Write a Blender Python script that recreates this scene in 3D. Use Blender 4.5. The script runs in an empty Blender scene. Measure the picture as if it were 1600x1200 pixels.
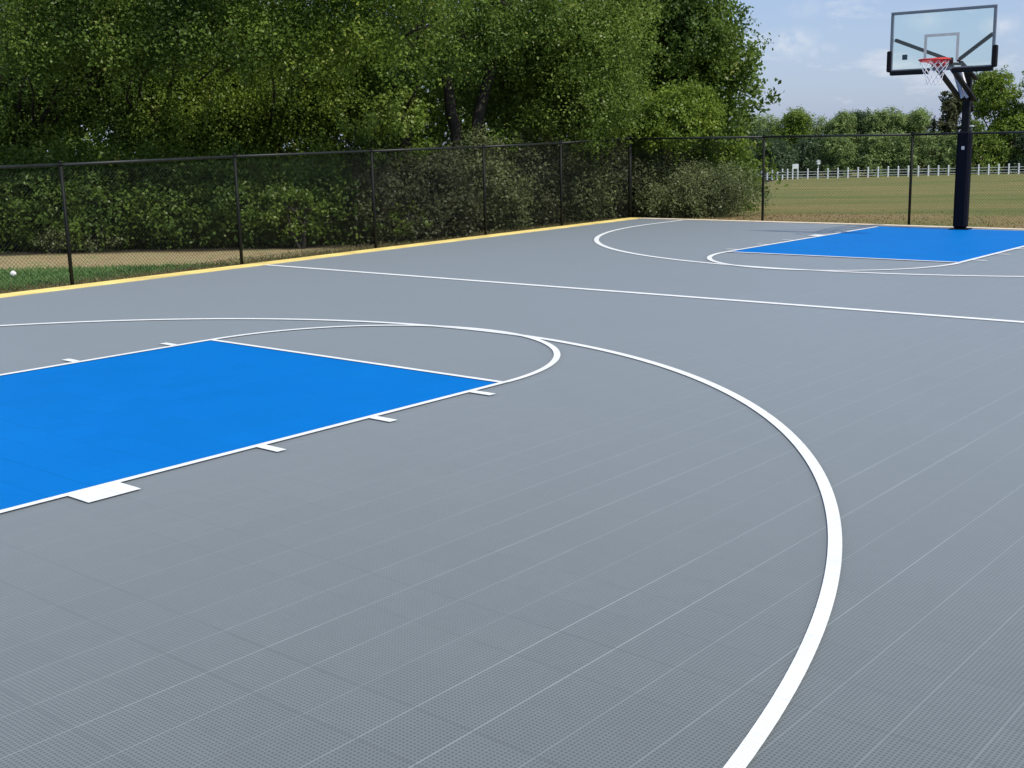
import bpy, math, random
import numpy as np
from mathutils import Vector, Matrix

C = bpy.context.scene.collection
FT = 0.3048
R = math.radians

# ------------------------------------------------------------------ camera
CAM_FT = (-2.8357, -24.3829, 5.7631)
YAW, PITCH, ROLL = 0.7052, -0.2019, -0.0239
F_ = Vector((math.cos(YAW)*math.cos(PITCH), math.sin(YAW)*math.cos(PITCH), math.sin(PITCH)))
R_ = Vector((math.sin(YAW), -math.cos(YAW), 0))
U_ = R_.cross(F_)
R2 = R_*math.cos(ROLL) + U_*math.sin(ROLL)
U2 = -R_*math.sin(ROLL) + U_*math.cos(ROLL)
cd = bpy.data.cameras.new('camera')
cd.sensor_width = 36
cd.lens = 36*1847.46/1600
cd.clip_end = 5000
cam = bpy.data.objects.new('camera', cd)
C.objects.link(cam)
m3 = Matrix((R2, U2, -F_)).transposed()
cam.matrix_world = Matrix.Translation(Vector(CAM_FT)*FT) @ m3.to_4x4()
bpy.context.scene.camera = cam

# ------------------------------------------------------------------ sky and sun
SUN_EL = R(52)
SUN_AZ = R(-97)          # direction to the sun in the xy plane, measured from +x
sc = bpy.context.scene
w = bpy.data.worlds.new('World'); sc.world = w; w.use_nodes = True
nt = w.node_tree; nt.nodes.clear()
N = nt.nodes.new; L = nt.links.new
out = N('ShaderNodeOutputWorld'); bg = N('ShaderNodeBackground')
sky = N('ShaderNodeTexSky'); sky.sky_type = 'NISHITA'; sky.sun_disc = False
sky.sun_elevation = SUN_EL; sky.sun_rotation = math.pi/2 - SUN_AZ
sky.air_density = 1.0; sky.dust_density = 1.0; sky.ozone_density = 1.6
bg.inputs[1].default_value = 0.105
tc = N('ShaderNodeTexCoord'); mp = N('ShaderNodeMapping'); mp.inputs['Scale'].default_value = (1.0, 1.0, 3.4)
mp.inputs['Location'].default_value = (0.31, 0.12, 0.42)
nz = N('ShaderNodeTexNoise'); nz.inputs['Scale'].default_value = 9.5; nz.inputs['Detail'].default_value = 7; nz.inputs['Roughness'].default_value = 0.62
cr = N('ShaderNodeValToRGB'); cr.color_ramp.elements[0].position = 0.53; cr.color_ramp.elements[1].position = 0.74
cr.color_ramp.elements[0].color = (0, 0, 0, 1); cr.color_ramp.elements[1].color = (0.75, 0.75, 0.75, 1)
mx = N('ShaderNodeMixRGB'); mx.inputs[2].default_value = (7.9, 8.1, 8.6, 1)
# a thin even summer veil over the blue, then wisps of cloud
veil = N('ShaderNodeMixRGB'); veil.inputs[0].default_value = 0.42; veil.inputs[2].default_value = (4.6, 6.1, 10.2, 1)
def sky_dir(px, py):
    return (F_ + R2*((px-800)/1847.46) - U2*((py-600)/1847.46)).normalized()
puff = None
nzp = N('ShaderNodeTexNoise'); nzp.inputs['Scale'].default_value = 42; nzp.inputs['Detail'].default_value = 7; nzp.inputs['Roughness'].default_value = 0.65
L(tc.outputs['Generated'], nzp.inputs['Vector'])
for px_, py_, rad_, st_ in ((1238, 66, .019, .9), (1285, 82, .012, .6), (1566, 40, .014, .75), (1450, 30, .016, .35), (1255, 12, .014, .3)):
    v_ = sky_dir(px_, py_)
    sb = N('ShaderNodeVectorMath'); sb.operation = 'SUBTRACT'; sb.inputs[1].default_value = v_; L(tc.outputs['Generated'], sb.inputs[0])
    sq = N('ShaderNodeVectorMath'); sq.operation = 'MULTIPLY'; sq.inputs[1].default_value = (1, 1, 1.9); L(sb.outputs[0], sq.inputs[0])
    ln = N('ShaderNodeVectorMath'); ln.operation = 'LENGTH'; L(sq.outputs[0], ln.inputs[0])
    mr = N('ShaderNodeMapRange'); mr.interpolation_type = 'SMOOTHSTEP'; mr.inputs[1].default_value = rad_*1.5; mr.inputs[2].default_value = 0; mr.inputs[3].default_value = 0; mr.inputs[4].default_value = st_
    L(ln.outputs['Value'], mr.inputs[0])
    if puff is None: puff = mr.outputs[0]
    else:
        ad = N('ShaderNodeMath'); ad.operation = 'MAXIMUM'; L(puff, ad.inputs[0]); L(mr.outputs[0], ad.inputs[1]); puff = ad.outputs[0]
nr_ = N('ShaderNodeMapRange'); nr_.inputs[1].default_value = .36; nr_.inputs[2].default_value = .62; L(nzp.outputs['Fac'], nr_.inputs[0])
pm = N('ShaderNodeMath'); pm.operation = 'MULTIPLY'; L(puff, pm.inputs[0]); L(nr_.outputs[0], pm.inputs[1])
pmx = N('ShaderNodeMath'); pmx.operation = 'MAXIMUM'; L(pm.outputs[0], pmx.inputs[0]); L(cr.outputs[0], pmx.inputs[1])
L(tc.outputs['Generated'], mp.inputs[0]); L(mp.outputs[0], nz.inputs['Vector']); L(nz.outputs['Fac'], cr.inputs[0])
L(sky.outputs[0], veil.inputs[1]); L(veil.outputs[0], mx.inputs[1]); L(pmx.outputs[0], mx.inputs[0])
L(mx.outputs[0], bg.inputs[0]); L(bg.outputs[0], out.inputs[0])

sd = bpy.data.lights.new('sun', 'SUN'); sd.energy = 4.1; sd.angle = R(0.53); sd.color = (1.0, 0.94, 0.84)
so = bpy.data.objects.new('sun', sd); C.objects.link(so)
dirv = Vector((math.cos(SUN_AZ)*math.cos(SUN_EL), math.sin(SUN_AZ)*math.cos(SUN_EL), math.sin(SUN_EL)))
so.rotation_euler = dirv.to_track_quat('Z', 'Y').to_euler()
so.location = (0, -10, 20)
vs = sc.view_settings
vs.view_transform = 'Standard'; vs.look = 'None'; vs.gamma = 1; vs.exposure = 0.0

# ------------------------------------------------------------------ helpers
def proj_ground_dir(px):
    """horizontal direction of an image column (1600 px wide) at the horizon"""
    h = Vector((F_.x, F_.y)).normalized(); r = Vector((h.y, -h.x))
    lo, hi = -1.5, 1.5
    for _ in range(40):
        m = (lo+hi)/2
        D = Vector((h.x+r.x*m, h.y+r.y*m, 0))
        z = D.dot(F_); x = 800+1847.46*D.dot(R2)/z
        if x < px: lo = m
        else: hi = m
    return Vector((h.x+r.x*m, h.y+r.y*m))
def at(px, t):
    """ground point (m) in image column px at depth t metres"""
    d = proj_ground_dir(px)
    return (CAM_FT[0]*FT+d.x*t, CAM_FT[1]*FT+d.y*t)
HX, HY = math.cos(YAW), math.sin(YAW)
def ground_z(x, y):
    t = (x-CAM_FT[0]*FT)*HX + (y-CAM_FT[1]*FT)*HY
    # rolling: the field falls away beyond the court, then runs level
    k = min(max(t-27, 0), 185)
    return -0.05 - 0.031*k + 0.05*math.sin(x*0.21)*math.cos(y*0.17)*min(1, max(0, (t-30)/20))

class MB:
    def __init__(s): s.v = []; s.f = []
    def add(s, vs_, fs_):
        o = len(s.v); s.v += [tuple(p) for p in vs_]; s.f += [tuple(i+o for i in f) for f in fs_]
    def box(s, c, d, rot=None, bev=0.0):
        hx, hy, hz = d[0]/2, d[1]/2, d[2]/2
        if bev <= 0:
            P = [Vector((x*hx, y*hy, z*hz)) for z in (-1, 1) for y in (-1, 1) for x in (-1, 1)]
            Fs = [(0,2,3,1),(4,5,7,6),(0,1,5,4),(2,6,7,3),(0,4,6,2),(1,3,7,5)]
        else:
            b = bev; P = []
            ring = [(hx-b,-hy),(hx,-hy+b),(hx,hy-b),(hx-b,hy),(-hx+b,hy),(-hx,hy-b),(-hx,-hy+b),(-hx+b,-hy)]
            def rr(k, z): return [Vector((x*(hx-k)/hx, y*(hy-k)/hy, z)) for x, y in ring]
            P = rr(b, -hz)+rr(0, -hz+b)+rr(0, hz-b)+rr(b, hz)
            Fs = [tuple(range(7, -1, -1)), tuple(range(24, 32))]
            for q in range(3):
                for i in range(8):
                    j = (i+1) % 8; Fs.append((q*8+i, q*8+j, q*8+8+j, q*8+8+i))
        if rot is not None: P = [rot @ p for p in P]
        s.add([p+Vector(c) for p in P], Fs)
    def beam(s, a, b, wx, wy, up=(0, 0, 1), bev=0.0):
        a = Vector(a); b = Vector(b); d = b-a; z = d.normalized(); u = Vector(up)
        if abs(z.dot(u)) > 0.98: u = Vector((1, 0, 0))
        x = u.cross(z).normalized(); y = z.cross(x)
        s.box((a+b)/2, (wx, wy, d.length), Matrix((x, y, z)).transposed(), bev)
    def tube(s, pts, rad, n=8, cap=True):
        pts = [Vector(p) for p in pts]
        if not hasattr(rad, '__len__'): rad = [rad]*len(pts)
        rings = []; prev = None
        for i, p in enumerate(pts):
            a = pts[max(0, i-1)]; b = pts[min(len(pts)-1, i+1)]; z = (b-a).normalized()
            if prev is None:
                u = Vector((0, 0, 1)) if abs(z.z) < .9 else Vector((1, 0, 0))
                x = u.cross(z).normalized()
            else: x = (prev-z*prev.dot(z)).normalized()
            prev = x; y = z.cross(x)
            rings.append([p+(x*math.cos(2*math.pi*k/n)+y*math.sin(2*math.pi*k/n))*rad[i] for k in range(n)])
        V = [q for r_ in rings for q in r_]; Fs = []
        for i in range(len(pts)-1):
            for k in range(n):
                j = (k+1) % n; Fs.append((i*n+k, i*n+j, (i+1)*n+j, (i+1)*n+k))
        if cap: Fs += [tuple(range(n-1, -1, -1)), tuple(range(len(V)-n, len(V)))]
        s.add(V, Fs)
    def torus(s, c, Rr, r, n=40, m=8):
        V = []; Fs = []
        for i in range(n):
            a = 2*math.pi*i/n
            for j in range(m):
                b = 2*math.pi*j/m; q = Rr+r*math.cos(b)
                V.append((c[0]+q*math.cos(a), c[1]+q*math.sin(a), c[2]+r*math.sin(b)))
        for i in range(n):
            for j in range(m):
                i2 = (i+1) % n; j2 = (j+1) % m
                Fs.append((i*m+j, i2*m+j, i2*m+j2, i*m+j2))
        s.add(V, Fs)
    def build(s, name, mat, parent=None, smooth=False):
        me = bpy.data.meshes.new(name); me.from_pydata(s.v, [], s.f); me.update()
        if smooth: me.polygons.foreach_set('use_smooth', [True]*len(me.polygons))
        me.materials.append(mat)
        o = bpy.data.objects.new(name, me); C.objects.link(o)
        if parent is not None: o.parent = parent
        return o
def tag(o, label=None, cat=None, group=None, kind=None):
    if label: o['label'] = label
    if cat: o['category'] = cat
    if group: o['group'] = group
    if kind: o['kind'] = kind
    return o
def empty(name, loc=(0, 0, 0), rz=0.0):
    o = bpy.data.objects.new(name, None); C.objects.link(o); o.location = loc; o.rotation_euler = (0, 0, rz)
    o.empty_display_size = 0.2
    return o
def copy_tree(o, parent=None):
    c = o.copy(); C.objects.link(c); c.parent = parent
    for ch in list(o.children): copy_tree(ch, c)
    return c

# ------------------------------------------------------------------ materials
def mat(name, col=(0.5, 0.5, 0.5), rough=0.6, metal=0.0, spec=0.5, var=0.0, vscale=8.0, bump=0.0, bscale=60.0):
    m = bpy.data.materials.new(name); m.use_nodes = True
    t = m.node_tree; b = t.nodes['Principled BSDF']
    b.inputs['Base Color'].default_value = (*col, 1); b.inputs['Roughness'].default_value = rough
    b.inputs['Metallic'].default_value = metal; b.inputs['Specular IOR Level'].default_value = spec
    g = t.nodes.new('ShaderNodeNewGeometry')
    if var > 0:
        n = t.nodes.new('ShaderNodeTexNoise'); n.inputs['Scale'].default_value = vscale; n.inputs['Detail'].default_value = 5
        t.links.new(g.outputs['Position'], n.inputs['Vector'])
        r = t.nodes.new('ShaderNodeMapRange'); r.inputs[1].default_value = 0.3; r.inputs[2].default_value = 0.7
        r.inputs[3].default_value = 1-var; r.inputs[4].default_value = 1+var
        t.links.new(n.outputs['Fac'], r.inputs[0])
        x = t.nodes.new('ShaderNodeVectorMath'); x.operation = 'SCALE'; x.inputs[0].default_value = col
        t.links.new(r.outputs[0], x.inputs['Scale']); t.links.new(x.outputs[0], b.inputs['Base Color'])
    if bump > 0:
        n2 = t.nodes.new('ShaderNodeTexNoise'); n2.inputs['Scale'].default_value = bscale; n2.inputs['Detail'].default_value = 4
        t.links.new(g.outputs['Position'], n2.inputs['Vector'])
        bp = t.nodes.new('ShaderNodeBump'); bp.inputs['Strength'].default_value = bump; bp.inputs['Distance'].default_value = 0.01
        t.links.new(n2.outputs['Fac'], bp.inputs['Height']); t.links.new(bp.outputs[0], b.inputs['Normal'])
    return m

TILE = 0.25; OX, OY = 0.820, -5.669
def tile_mat(name, col, rough, holes=0.30, seams=True, seam_sheen=0.1, spec=0.35, sheen=0.0, grain=0.24, hue=0.03):
    """interlocking open-grid sports tiles, 25 cm, with a fine square lattice"""
    m = bpy.data.materials.new(name); m.use_nodes = True
    t = m.node_tree; b = t.nodes['Principled BSDF']
    def M(op, a, c=None, d=None):
        n = t.nodes.new('ShaderNodeMath'); n.operation = op
        for i, v in enumerate((a, c, d)):
            if v is None: continue
            if isinstance(v, (int, float)): n.inputs[i].default_value = v
            else: t.links.new(v, n.inputs[i])
        return n.outputs[0]
    g = t.nodes.new('ShaderNodeNewGeometry'); sp = t.nodes.new('ShaderNodeSeparateXYZ')
    t.links.new(g.outputs['Position'], sp.inputs[0])
    x = M('DIVIDE', M('SUBTRACT', sp.outputs[0], OX), TILE); y = M('DIVIDE', M('SUBTRACT', sp.outputs[1], OY), TILE)
    def edge(u):                       # distance to nearest integer, in tile units
        return M('ABSOLUTE', M('SUBTRACT', M('FRACT', M('ADD', u, 0.5)), 0.5))
    ex, ey = edge(x), edge(y)
    seam_x = M('LESS_THAN', ex, 0.014)                    # seams running across the court
    seam_y = M('LESS_THAN', ey, 0.016)                    # seams running along the court
    # lattice of square holes, 16 per tile
    hx = M('GREATER_THAN', edge(M('MULTIPLY', x, 16)), 0.21); hy = M('GREATER_THAN', edge(M('MULTIPLY', y, 16)), 0.21)
    hole = M('MULTIPLY', hx, hy)
    hole = M('MULTIPLY', hole, M('SUBTRACT', 1.0, M('MAXIMUM', seam_x, seam_y)))
    # per tile tone
    fl = t.nodes.new('ShaderNodeCombineXYZ'); t.links.new(M('FLOOR', x), fl.inputs[0]); t.links.new(M('FLOOR', y), fl.inputs[1])
    wn = t.nodes.new('ShaderNodeTexWhiteNoise'); wn.noise_dimensions = '3D'; t.links.new(fl.outputs[0], wn.inputs[0])
    tone = M('ADD', 0.975, M('MULTIPLY', wn.outputs[0], 0.05))
    n1 = t.nodes.new('ShaderNodeTexNoise'); n1.inputs['Scale'].default_value = 0.55; n1.inputs['Detail'].default_value = 6; n1.inputs['Roughness'].default_value = 0.6
    t.links.new(g.outputs['Position'], n1.inputs['Vector'])
    tone = M('MULTIPLY', tone, M('ADD', 0.93, M('MULTIPLY', n1.outputs['Fac'], 0.14)))
    n2 = t.nodes.new('ShaderNodeTexNoise'); n2.inputs['Scale'].default_value = 45; n2.inputs['Detail'].default_value = 3
    t.links.new(g.outputs['Position'], n2.inputs['Vector'])
    tone = M('MULTIPLY', tone, M('ADD', 0.95, M('MULTIPLY', n2.outputs['Fac'], 0.10)))
    n5 = t.nodes.new('ShaderNodeTexNoise'); n5.inputs['Scale'].default_value = 11; n5.inputs['Detail'].default_value = 5; n5.inputs['Roughness'].default_value = 0.7
    t.links.new(g.outputs['Position'], n5.inputs['Vector'])
    tone = M('MULTIPLY', tone, M('ADD', 1-grain/2, M('MULTIPLY', n5.outputs['Fac'], grain)))
    tone = M('MULTIPLY', tone, M('SUBTRACT', 1.0, M('MULTIPLY', hole, holes)))
    if seams:
        # seam visibility wanders: sun sheen painted pale on the lengthwise joints, cross joints darker
        n3 = t.nodes.new('ShaderNodeTexNoise'); n3.inputs['Scale'].default_value = 1.3; n3.inputs['Detail'].default_value = 3
        t.links.new(g.outputs['Position'], n3.inputs['Vector'])
        # a joint differs from the next one too
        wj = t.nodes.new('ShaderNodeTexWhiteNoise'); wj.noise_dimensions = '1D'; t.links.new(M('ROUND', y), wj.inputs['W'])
        wk = t.nodes.new('ShaderNodeTexWhiteNoise'); wk.noise_dimensions = '1D'; t.links.new(M('ROUND', x), wk.inputs['W'])
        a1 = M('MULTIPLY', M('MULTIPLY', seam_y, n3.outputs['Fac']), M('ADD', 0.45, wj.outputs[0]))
        a2 = M('MULTIPLY', M('MULTIPLY', seam_x, n3.outputs['Fac']), M('ADD', 0.2, wk.outputs[0]))
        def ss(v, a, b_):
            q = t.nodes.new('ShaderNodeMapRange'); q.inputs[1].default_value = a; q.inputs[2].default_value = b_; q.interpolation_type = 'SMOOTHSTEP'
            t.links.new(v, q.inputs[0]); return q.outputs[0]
        # painted sheen grows towards the near right edge; cross joints darken towards the near baseline
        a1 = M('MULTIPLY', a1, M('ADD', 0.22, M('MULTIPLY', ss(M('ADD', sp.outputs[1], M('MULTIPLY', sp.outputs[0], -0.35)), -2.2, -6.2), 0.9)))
        a2 = M('MULTIPLY', a2, M('ADD', 0.55, M('MULTIPLY', ss(sp.outputs[0], 4.5, 0.8), 1.3)))
        tone = M('MULTIPLY', tone, M('ADD', 1.0, M('MULTIPLY', a1, seam_sheen*5)))
        tone = M('MULTIPLY', tone, M('SUBTRACT', 1.0, M('MULTIPLY', a2, 0.27)))
    sc_ = t.nodes.new('ShaderNodeVectorMath'); sc_.operation = 'SCALE'; sc_.inputs[0].default_value = col
    t.links.new(tone, sc_.inputs['Scale'])
    # slight hue drift
    n4 = t.nodes.new('ShaderNodeTexNoise'); n4.inputs['Scale'].default_value = 0.9; n4.inputs['Detail'].default_value = 2
    t.links.new(g.outputs['Position'], n4.inputs['Vector'])
    hs = t.nodes.new('ShaderNodeHueSaturation')
    t.links.new(M('ADD', 0.5-hue/2, M('MULTIPLY', n4.outputs['Fac'], hue)), hs.inputs['Hue'])
    t.links.new(sc_.outputs[0], hs.inputs['Color'])
    t.links.new(hs.outputs[0], b.inputs['Base Color'])
    b.inputs['Roughness'].default_value = rough
    b.inputs['Specular IOR Level'].default_value = spec
    b.inputs['Sheen Weight'].default_value = sheen; b.inputs['Sheen Roughness'].default_value = 0.45; b.inputs['Sheen Tint'].default_value = (0.98, 1, 0.96, 1)
    return m

M_GREY = tile_mat('grey_tile', (0.128, 0.148, 0.144), 0.55, holes=0.48, seam_sheen=0.14, sheen=0.68)
M_BLUE = tile_mat('blue_tile', (0.0, 0.162, 0.52), 0.6, holes=0.16, seam_sheen=0.03, spec=0.06, grain=0.12, hue=0.004)
M_LINE = tile_mat('white_paint', (0.80, 0.82, 0.80), 0.6, holes=0.14, seam_sheen=-0.03, grain=0.3, hue=0.0)
M_YEL = mat('yellow_edge', (0.84, 0.66, 0.22), 0.75, var=0.22, vscale=2.2)
M_CREAM = mat('cream_edge', (0.74, 0.62, 0.46), 0.8, var=0.18, vscale=4)
M_FENCE = mat('black_vinyl', (0.006, 0.008, 0.006), 0.6, spec=0.2, var=0.2)
M_RAIL = mat('paler_black_rail', (0.014, 0.018, 0.016), 0.5, spec=0.4, var=0.3)  # slightly paler black than the posts
M_BLACK = mat('black_powder_coat', (0.003, 0.0035, 0.005), 0.55, spec=0.2, var=0.15)
M_PAD = mat('navy_black_pad', (0.002, 0.003, 0.008), 0.7, spec=0.12, var=0.25, vscale=3, bump=0.2, bscale=30)
M_STEEL = mat('board_steel', (0.16, 0.19, 0.23), 0.4, metal=0.3, var=0.1)
M_LGREY = mat('pale_grey_paint', (0.50, 0.52, 0.52), 0.5, var=0.1)
M_RED = mat('orange_red_rim', (0.60, 0.035, 0.03), 0.45, var=0.1)
M_NET = mat('white_net', (0.78, 0.78, 0.80), 0.8, var=0.08)
M_CHROME = mat('bare_spring_steel', (0.72, 0.70, 0.74), 0.35, metal=0.3, var=0.05)
M_WOODW = mat('white_fence_paint', (0.62, 0.66, 0.68), 0.7, var=0.15, vscale=2)
M_BALL = mat('white_ball', (0.8, 0.8, 0.78), 0.5, var=0.05)
M_BARK = mat('bark', (0.028, 0.023, 0.018), 0.9, var=0.4, vscale=9, bump=0.8, bscale=25)
M_GLASS = bpy.data.materials.new('board_glass'); M_GLASS.use_nodes = True
t = M_GLASS.node_tree; t.nodes.clear()
o_ = t.nodes.new('ShaderNodeOutputMaterial'); tr = t.nodes.new('ShaderNodeBsdfTransparent'); tr.inputs[0].default_value = (0.96, 1.0, 0.98, 1)
gl = t.nodes.new('ShaderNodeBsdfGlossy'); gl.inputs['Roughness'].default_value = 0.03; fr = t.nodes.new('ShaderNodeFresnel'); fr.inputs[0].default_value = 1.5
mm = t.nodes.new('ShaderNodeMixShader'); df = t.nodes.new('ShaderNodeBsdfDiffuse'); df.inputs[0].default_value = (0.6, 0.7, 0.68, 1)
m2 = t.nodes.new('ShaderNodeMixShader'); m2.inputs[0].default_value = 0.02
t.links.new(fr.outputs[0], mm.inputs[0]); t.links.new(tr.outputs[0], mm.inputs[1]); t.links.new(gl.outputs[0], mm.inputs[2])
t.links.new(mm.outputs[0], m2.inputs[1]); t.links.new(df.outputs[0], m2.inputs[2]); t.links.new(m2.outputs[0], o_.inputs[0])

def leaf_mat(name, c1, c2, c3=None, trans=0.42):
    m = bpy.data.materials.new(name); m.use_nodes = True
    t = m.node_tree; t.nodes.clear()
    o = t.nodes.new('ShaderNodeOutputMaterial'); g = t.nodes.new('ShaderNodeNewGeometry')
    ramp = t.nodes.new('ShaderNodeValToRGB'); e = ramp.color_ramp.elements
    e[0].color = (*c1, 1); e[1].color = (*c2, 1); e[0].position = 0.0; e[1].position = 0.85
    if c3: q = e.new(0.97); q.color = (*c3, 1)
    n = t.nodes.new('ShaderNodeTexNoise'); n.inputs['Scale'].default_value = 1.1; n.inputs['Detail'].default_value = 3
    t.links.new(g.outputs['Position'], n.inputs['Vector'])
    a = t.nodes.new('ShaderNodeMath'); a.operation = 'MULTIPLY_ADD'; a.inputs[1].default_value = 0.34
    t.links.new(g.outputs['Random Per Island'], a.inputs[0])
    s_ = t.nodes.new('ShaderNodeMath'); s_.operation = 'MULTIPLY_ADD'; s_.inputs[1].default_value = 1.9; s_.inputs[2].default_value = -0.62
    t.links.new(n.outputs['Fac'], s_.inputs[0]); t.links.new(s_.outputs[0], a.inputs[2])
    t.links.new(a.outputs[0], ramp.inputs[0])
    d = t.nodes.new('ShaderNodeBsdfDiffuse'); tr = t.nodes.new('ShaderNodeBsdfTranslucent')
    gl = t.nodes.new('ShaderNodeBsdfGlossy'); gl.inputs['Roughness'].default_value = 0.42; gl.inputs[0].default_value = (1, 1, 1, 1)
    t.links.new(ramp.outputs[0], d.inputs[0]); t.links.new(ramp.outputs[0], tr.inputs[0])
    m1 = t.nodes.new('ShaderNodeMixShader'); m1.inputs[0].default_value = trans
    m2 = t.nodes.new('ShaderNodeMixShader'); m2.inputs[0].default_value = 0.014
    t.links.new(d.outputs[0], m1.inputs[1]); t.links.new(tr.outputs[0], m1.inputs[2])
    t.links.new(m1.outputs[0], m2.inputs[1]); t.links.new(gl.outputs[0], m2.inputs[2]); t.links.new(m2.outputs[0], o.inputs[0])
    return m
L_DARK = leaf_mat('dark_green_leaves', (0.050, 0.097, 0.020), (0.158, 0.241, 0.039), (0.341, 0.352, 0.098))
L_MID = leaf_mat('green_leaves', (0.071, 0.132, 0.020), (0.228, 0.319, 0.043), (0.413, 0.445, 0.098))
L_YEL = leaf_mat('yellow_green_leaves', (0.072, 0.129, 0.021), (0.217, 0.304, 0.051), (0.361, 0.401, 0.135))
L_OLIVE = leaf_mat('grey_olive_leaves', (0.079, 0.108, 0.046), (0.219, 0.264, 0.105), (0.385, 0.411, 0.210))
L_BRUSH = leaf_mat('brown_brush', (0.054, 0.065, 0.033), (0.136, 0.152, 0.071), (0.275, 0.266, 0.143))
L_FAR = leaf_mat('far_leaves', (0.125, 0.197, 0.065), (0.289, 0.380, 0.124), (0.394, 0.446, 0.182))
L_FARD = leaf_mat('far_dark_leaves', (0.047, 0.086, 0.043), (0.109, 0.164, 0.072), (0.156, 0.203, 0.086))

# ------------------------------------------------------------------ ground
def ground_material():
    m = bpy.data.materials.new('ground_grass'); m.use_nodes = True
    t = m.node_tree; b = t.nodes['Principled BSDF']; g = t.nodes.new('ShaderNodeNewGeometry')
    sp = t.nodes.new('ShaderNodeSeparateXYZ'); t.links.new(g.outputs['Position'], sp.inputs[0])
    def noise(scale, det=5, rough=.6, stretch=None):
        n = t.nodes.new('ShaderNodeTexNoise'); n.inputs['Scale'].default_value = scale; n.inputs['Detail'].default_value = det; n.inputs['Roughness'].default_value = rough
        if stretch:
            q = t.nodes.new('ShaderNodeMapping'); q.inputs['Scale'].default_value = stretch; q.inputs['Rotation'].default_value = (0, 0, -YAW)
            t.links.new(g.outputs['Position'], q.inputs[0]); t.links.new(q.outputs[0], n.inputs['Vector'])
        else: t.links.new(g.outputs['Position'], n.inputs['Vector'])
        return n.outputs['Fac']
    def ramp(f, stops):
        r = t.nodes.new('ShaderNodeValToRGB'); e = r.color_ramp.elements
        e[0].position, e[0].color = stops[0][0], (*stops[0][1], 1); e[1].position, e[1].color = stops[-1][0], (*stops[-1][1], 1)
        for p, c in stops[1:-1]: q = e.new(p); q.color = (*c, 1)
        t.links.new(f, r.inputs[0]); return r.outputs[0]
    def mixc(f, a, c):
        x = t.nodes.new('ShaderNodeMixRGB')
        for i, v in enumerate((f, a, c)):
            if isinstance(v, (int, float)): x.inputs[i].default_value = v
            elif isinstance(v, tuple): x.inputs[i].default_value = (*v, 1)
            else: t.links.new(v, x.inputs[i])
        return x.outputs[0]
    def M(op, a, c=None, d=None):
        n = t.nodes.new('ShaderNodeMath'); n.operation = op
        for i, v in enumerate((a, c, d)):
            if v is None: continue
            if isinstance(v, (int, float)): n.inputs[i].default_value = v
            else: t.links.new(v, n.inputs[i])
        return n.outputs[0]
    field = ramp(noise(0.22, 8, .65, (1, .35, 1)), [(0.34, (0.105, 0.138, 0.038)), (0.5, (0.165, 0.168, 0.055)), (0.66, (0.235, 0.190, 0.078))])
    fine = ramp(noise(14, 4), [(0.3, (0.55, 0.55, 0.55)), (0.7, (1.35, 1.35, 1.3))])
    mul = t.nodes.new('ShaderNodeMixRGB'); mul.blend_type = 'MULTIPLY'; mul.inputs[0].default_value = 0.6
    t.links.new(field, mul.inputs[1]); t.links.new(fine, mul.inputs[2])
    # a patch of watered lawn beside the court, bare tan earth between it and the wood
    lawn = ramp(noise(3, 6), [(0.3, (0.060, 0.120, 0.040)), (0.7, (0.135, 0.205, 0.080))])
    earth = ramp(noise(2.2, 7, .7), [(0.3, (0.25, 0.19, 0.095)), (0.52, (0.36, 0.29, 0.16)), (0.66, (0.20, 0.24, 0.09))])
    # near zone: everything within 12 m outside the court side (y from 7 to 19 m, x < 24 m)
    wob = M('MULTIPLY', M('SUBTRACT', noise(0.6), 0.5), 1.6)
    ycoord = M('ADD', sp.outputs[1], wob)
    tcoord = M('ADD', M('ADD', M('MULTIPLY', sp.outputs[0], HX), M('MULTIPLY', sp.outputs[1], HY)), M('MULTIPLY', wob, .5))
    def step(v, a, w_=0.4):
        r = t.nodes.new('ShaderNodeMapRange'); r.inputs[1].default_value = a-w_; r.inputs[2].default_value = a+w_
        t.links.new(v, r.inputs[0]); r.interpolation_type = 'SMOOTHSTEP'; return r.outputs[0]
    ax_, ay_ = 21.9, 8.3; bxx, byy = at(1130, 60); dd_ = math.hypot(bxx-ax_, byy-ay_); nx_, ny_ = -(byy-ay_)/dd_, (bxx-ax_)/dd_
    sdist = M('ADD', M('ADD', M('MULTIPLY', M('SUBTRACT', sp.outputs[0], ax_), nx_), M('MULTIPLY', M('SUBTRACT', sp.outputs[1], ay_), ny_)), M('MULTIPLY', wob, .3))
    woodside = step(sdist, 0.0)
    side = M('MULTIPLY', step(ycoord, 6.0), woodside)
    c = mixc(side, mul.outputs[0], earth)
    # lawn zone between the court edge and a line parallel to the image plane (t about 13.3 m)
    lz = M('MULTIPLY', step(ycoord, 7.9, .35), M('SUBTRACT', 1.0, step(tcoord, 13.3, .2)))
    c = mixc(lz, c, lawn)
    # leaf litter under the trees, its colour darkened for the wood's shade
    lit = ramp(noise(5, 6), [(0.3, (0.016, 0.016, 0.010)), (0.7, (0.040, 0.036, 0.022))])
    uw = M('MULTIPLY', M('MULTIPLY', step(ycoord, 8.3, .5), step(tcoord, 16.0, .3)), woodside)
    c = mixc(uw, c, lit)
    # worn reddish earth just outside the far end
    red = M('MULTIPLY', step(sp.outputs[0], 21.3, .1), M('SUBTRACT', 1.0, step(M('ADD', sp.outputs[0], M('MULTIPLY', wob, 3)), 26.0, 3.5)))
    red = M('MULTIPLY', red, M('MULTIPLY', step(noise(.45, 5, .6, (1, .3, 1)), .5, .12), .75))
    c = mixc(red, c, (0.30, 0.185, 0.105))
    t.links.new(c, b.inputs['Base Color']); b.inputs['Roughness'].default_value = 0.95; b.inputs['Specular IOR Level'].default_value = 0.15
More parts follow.
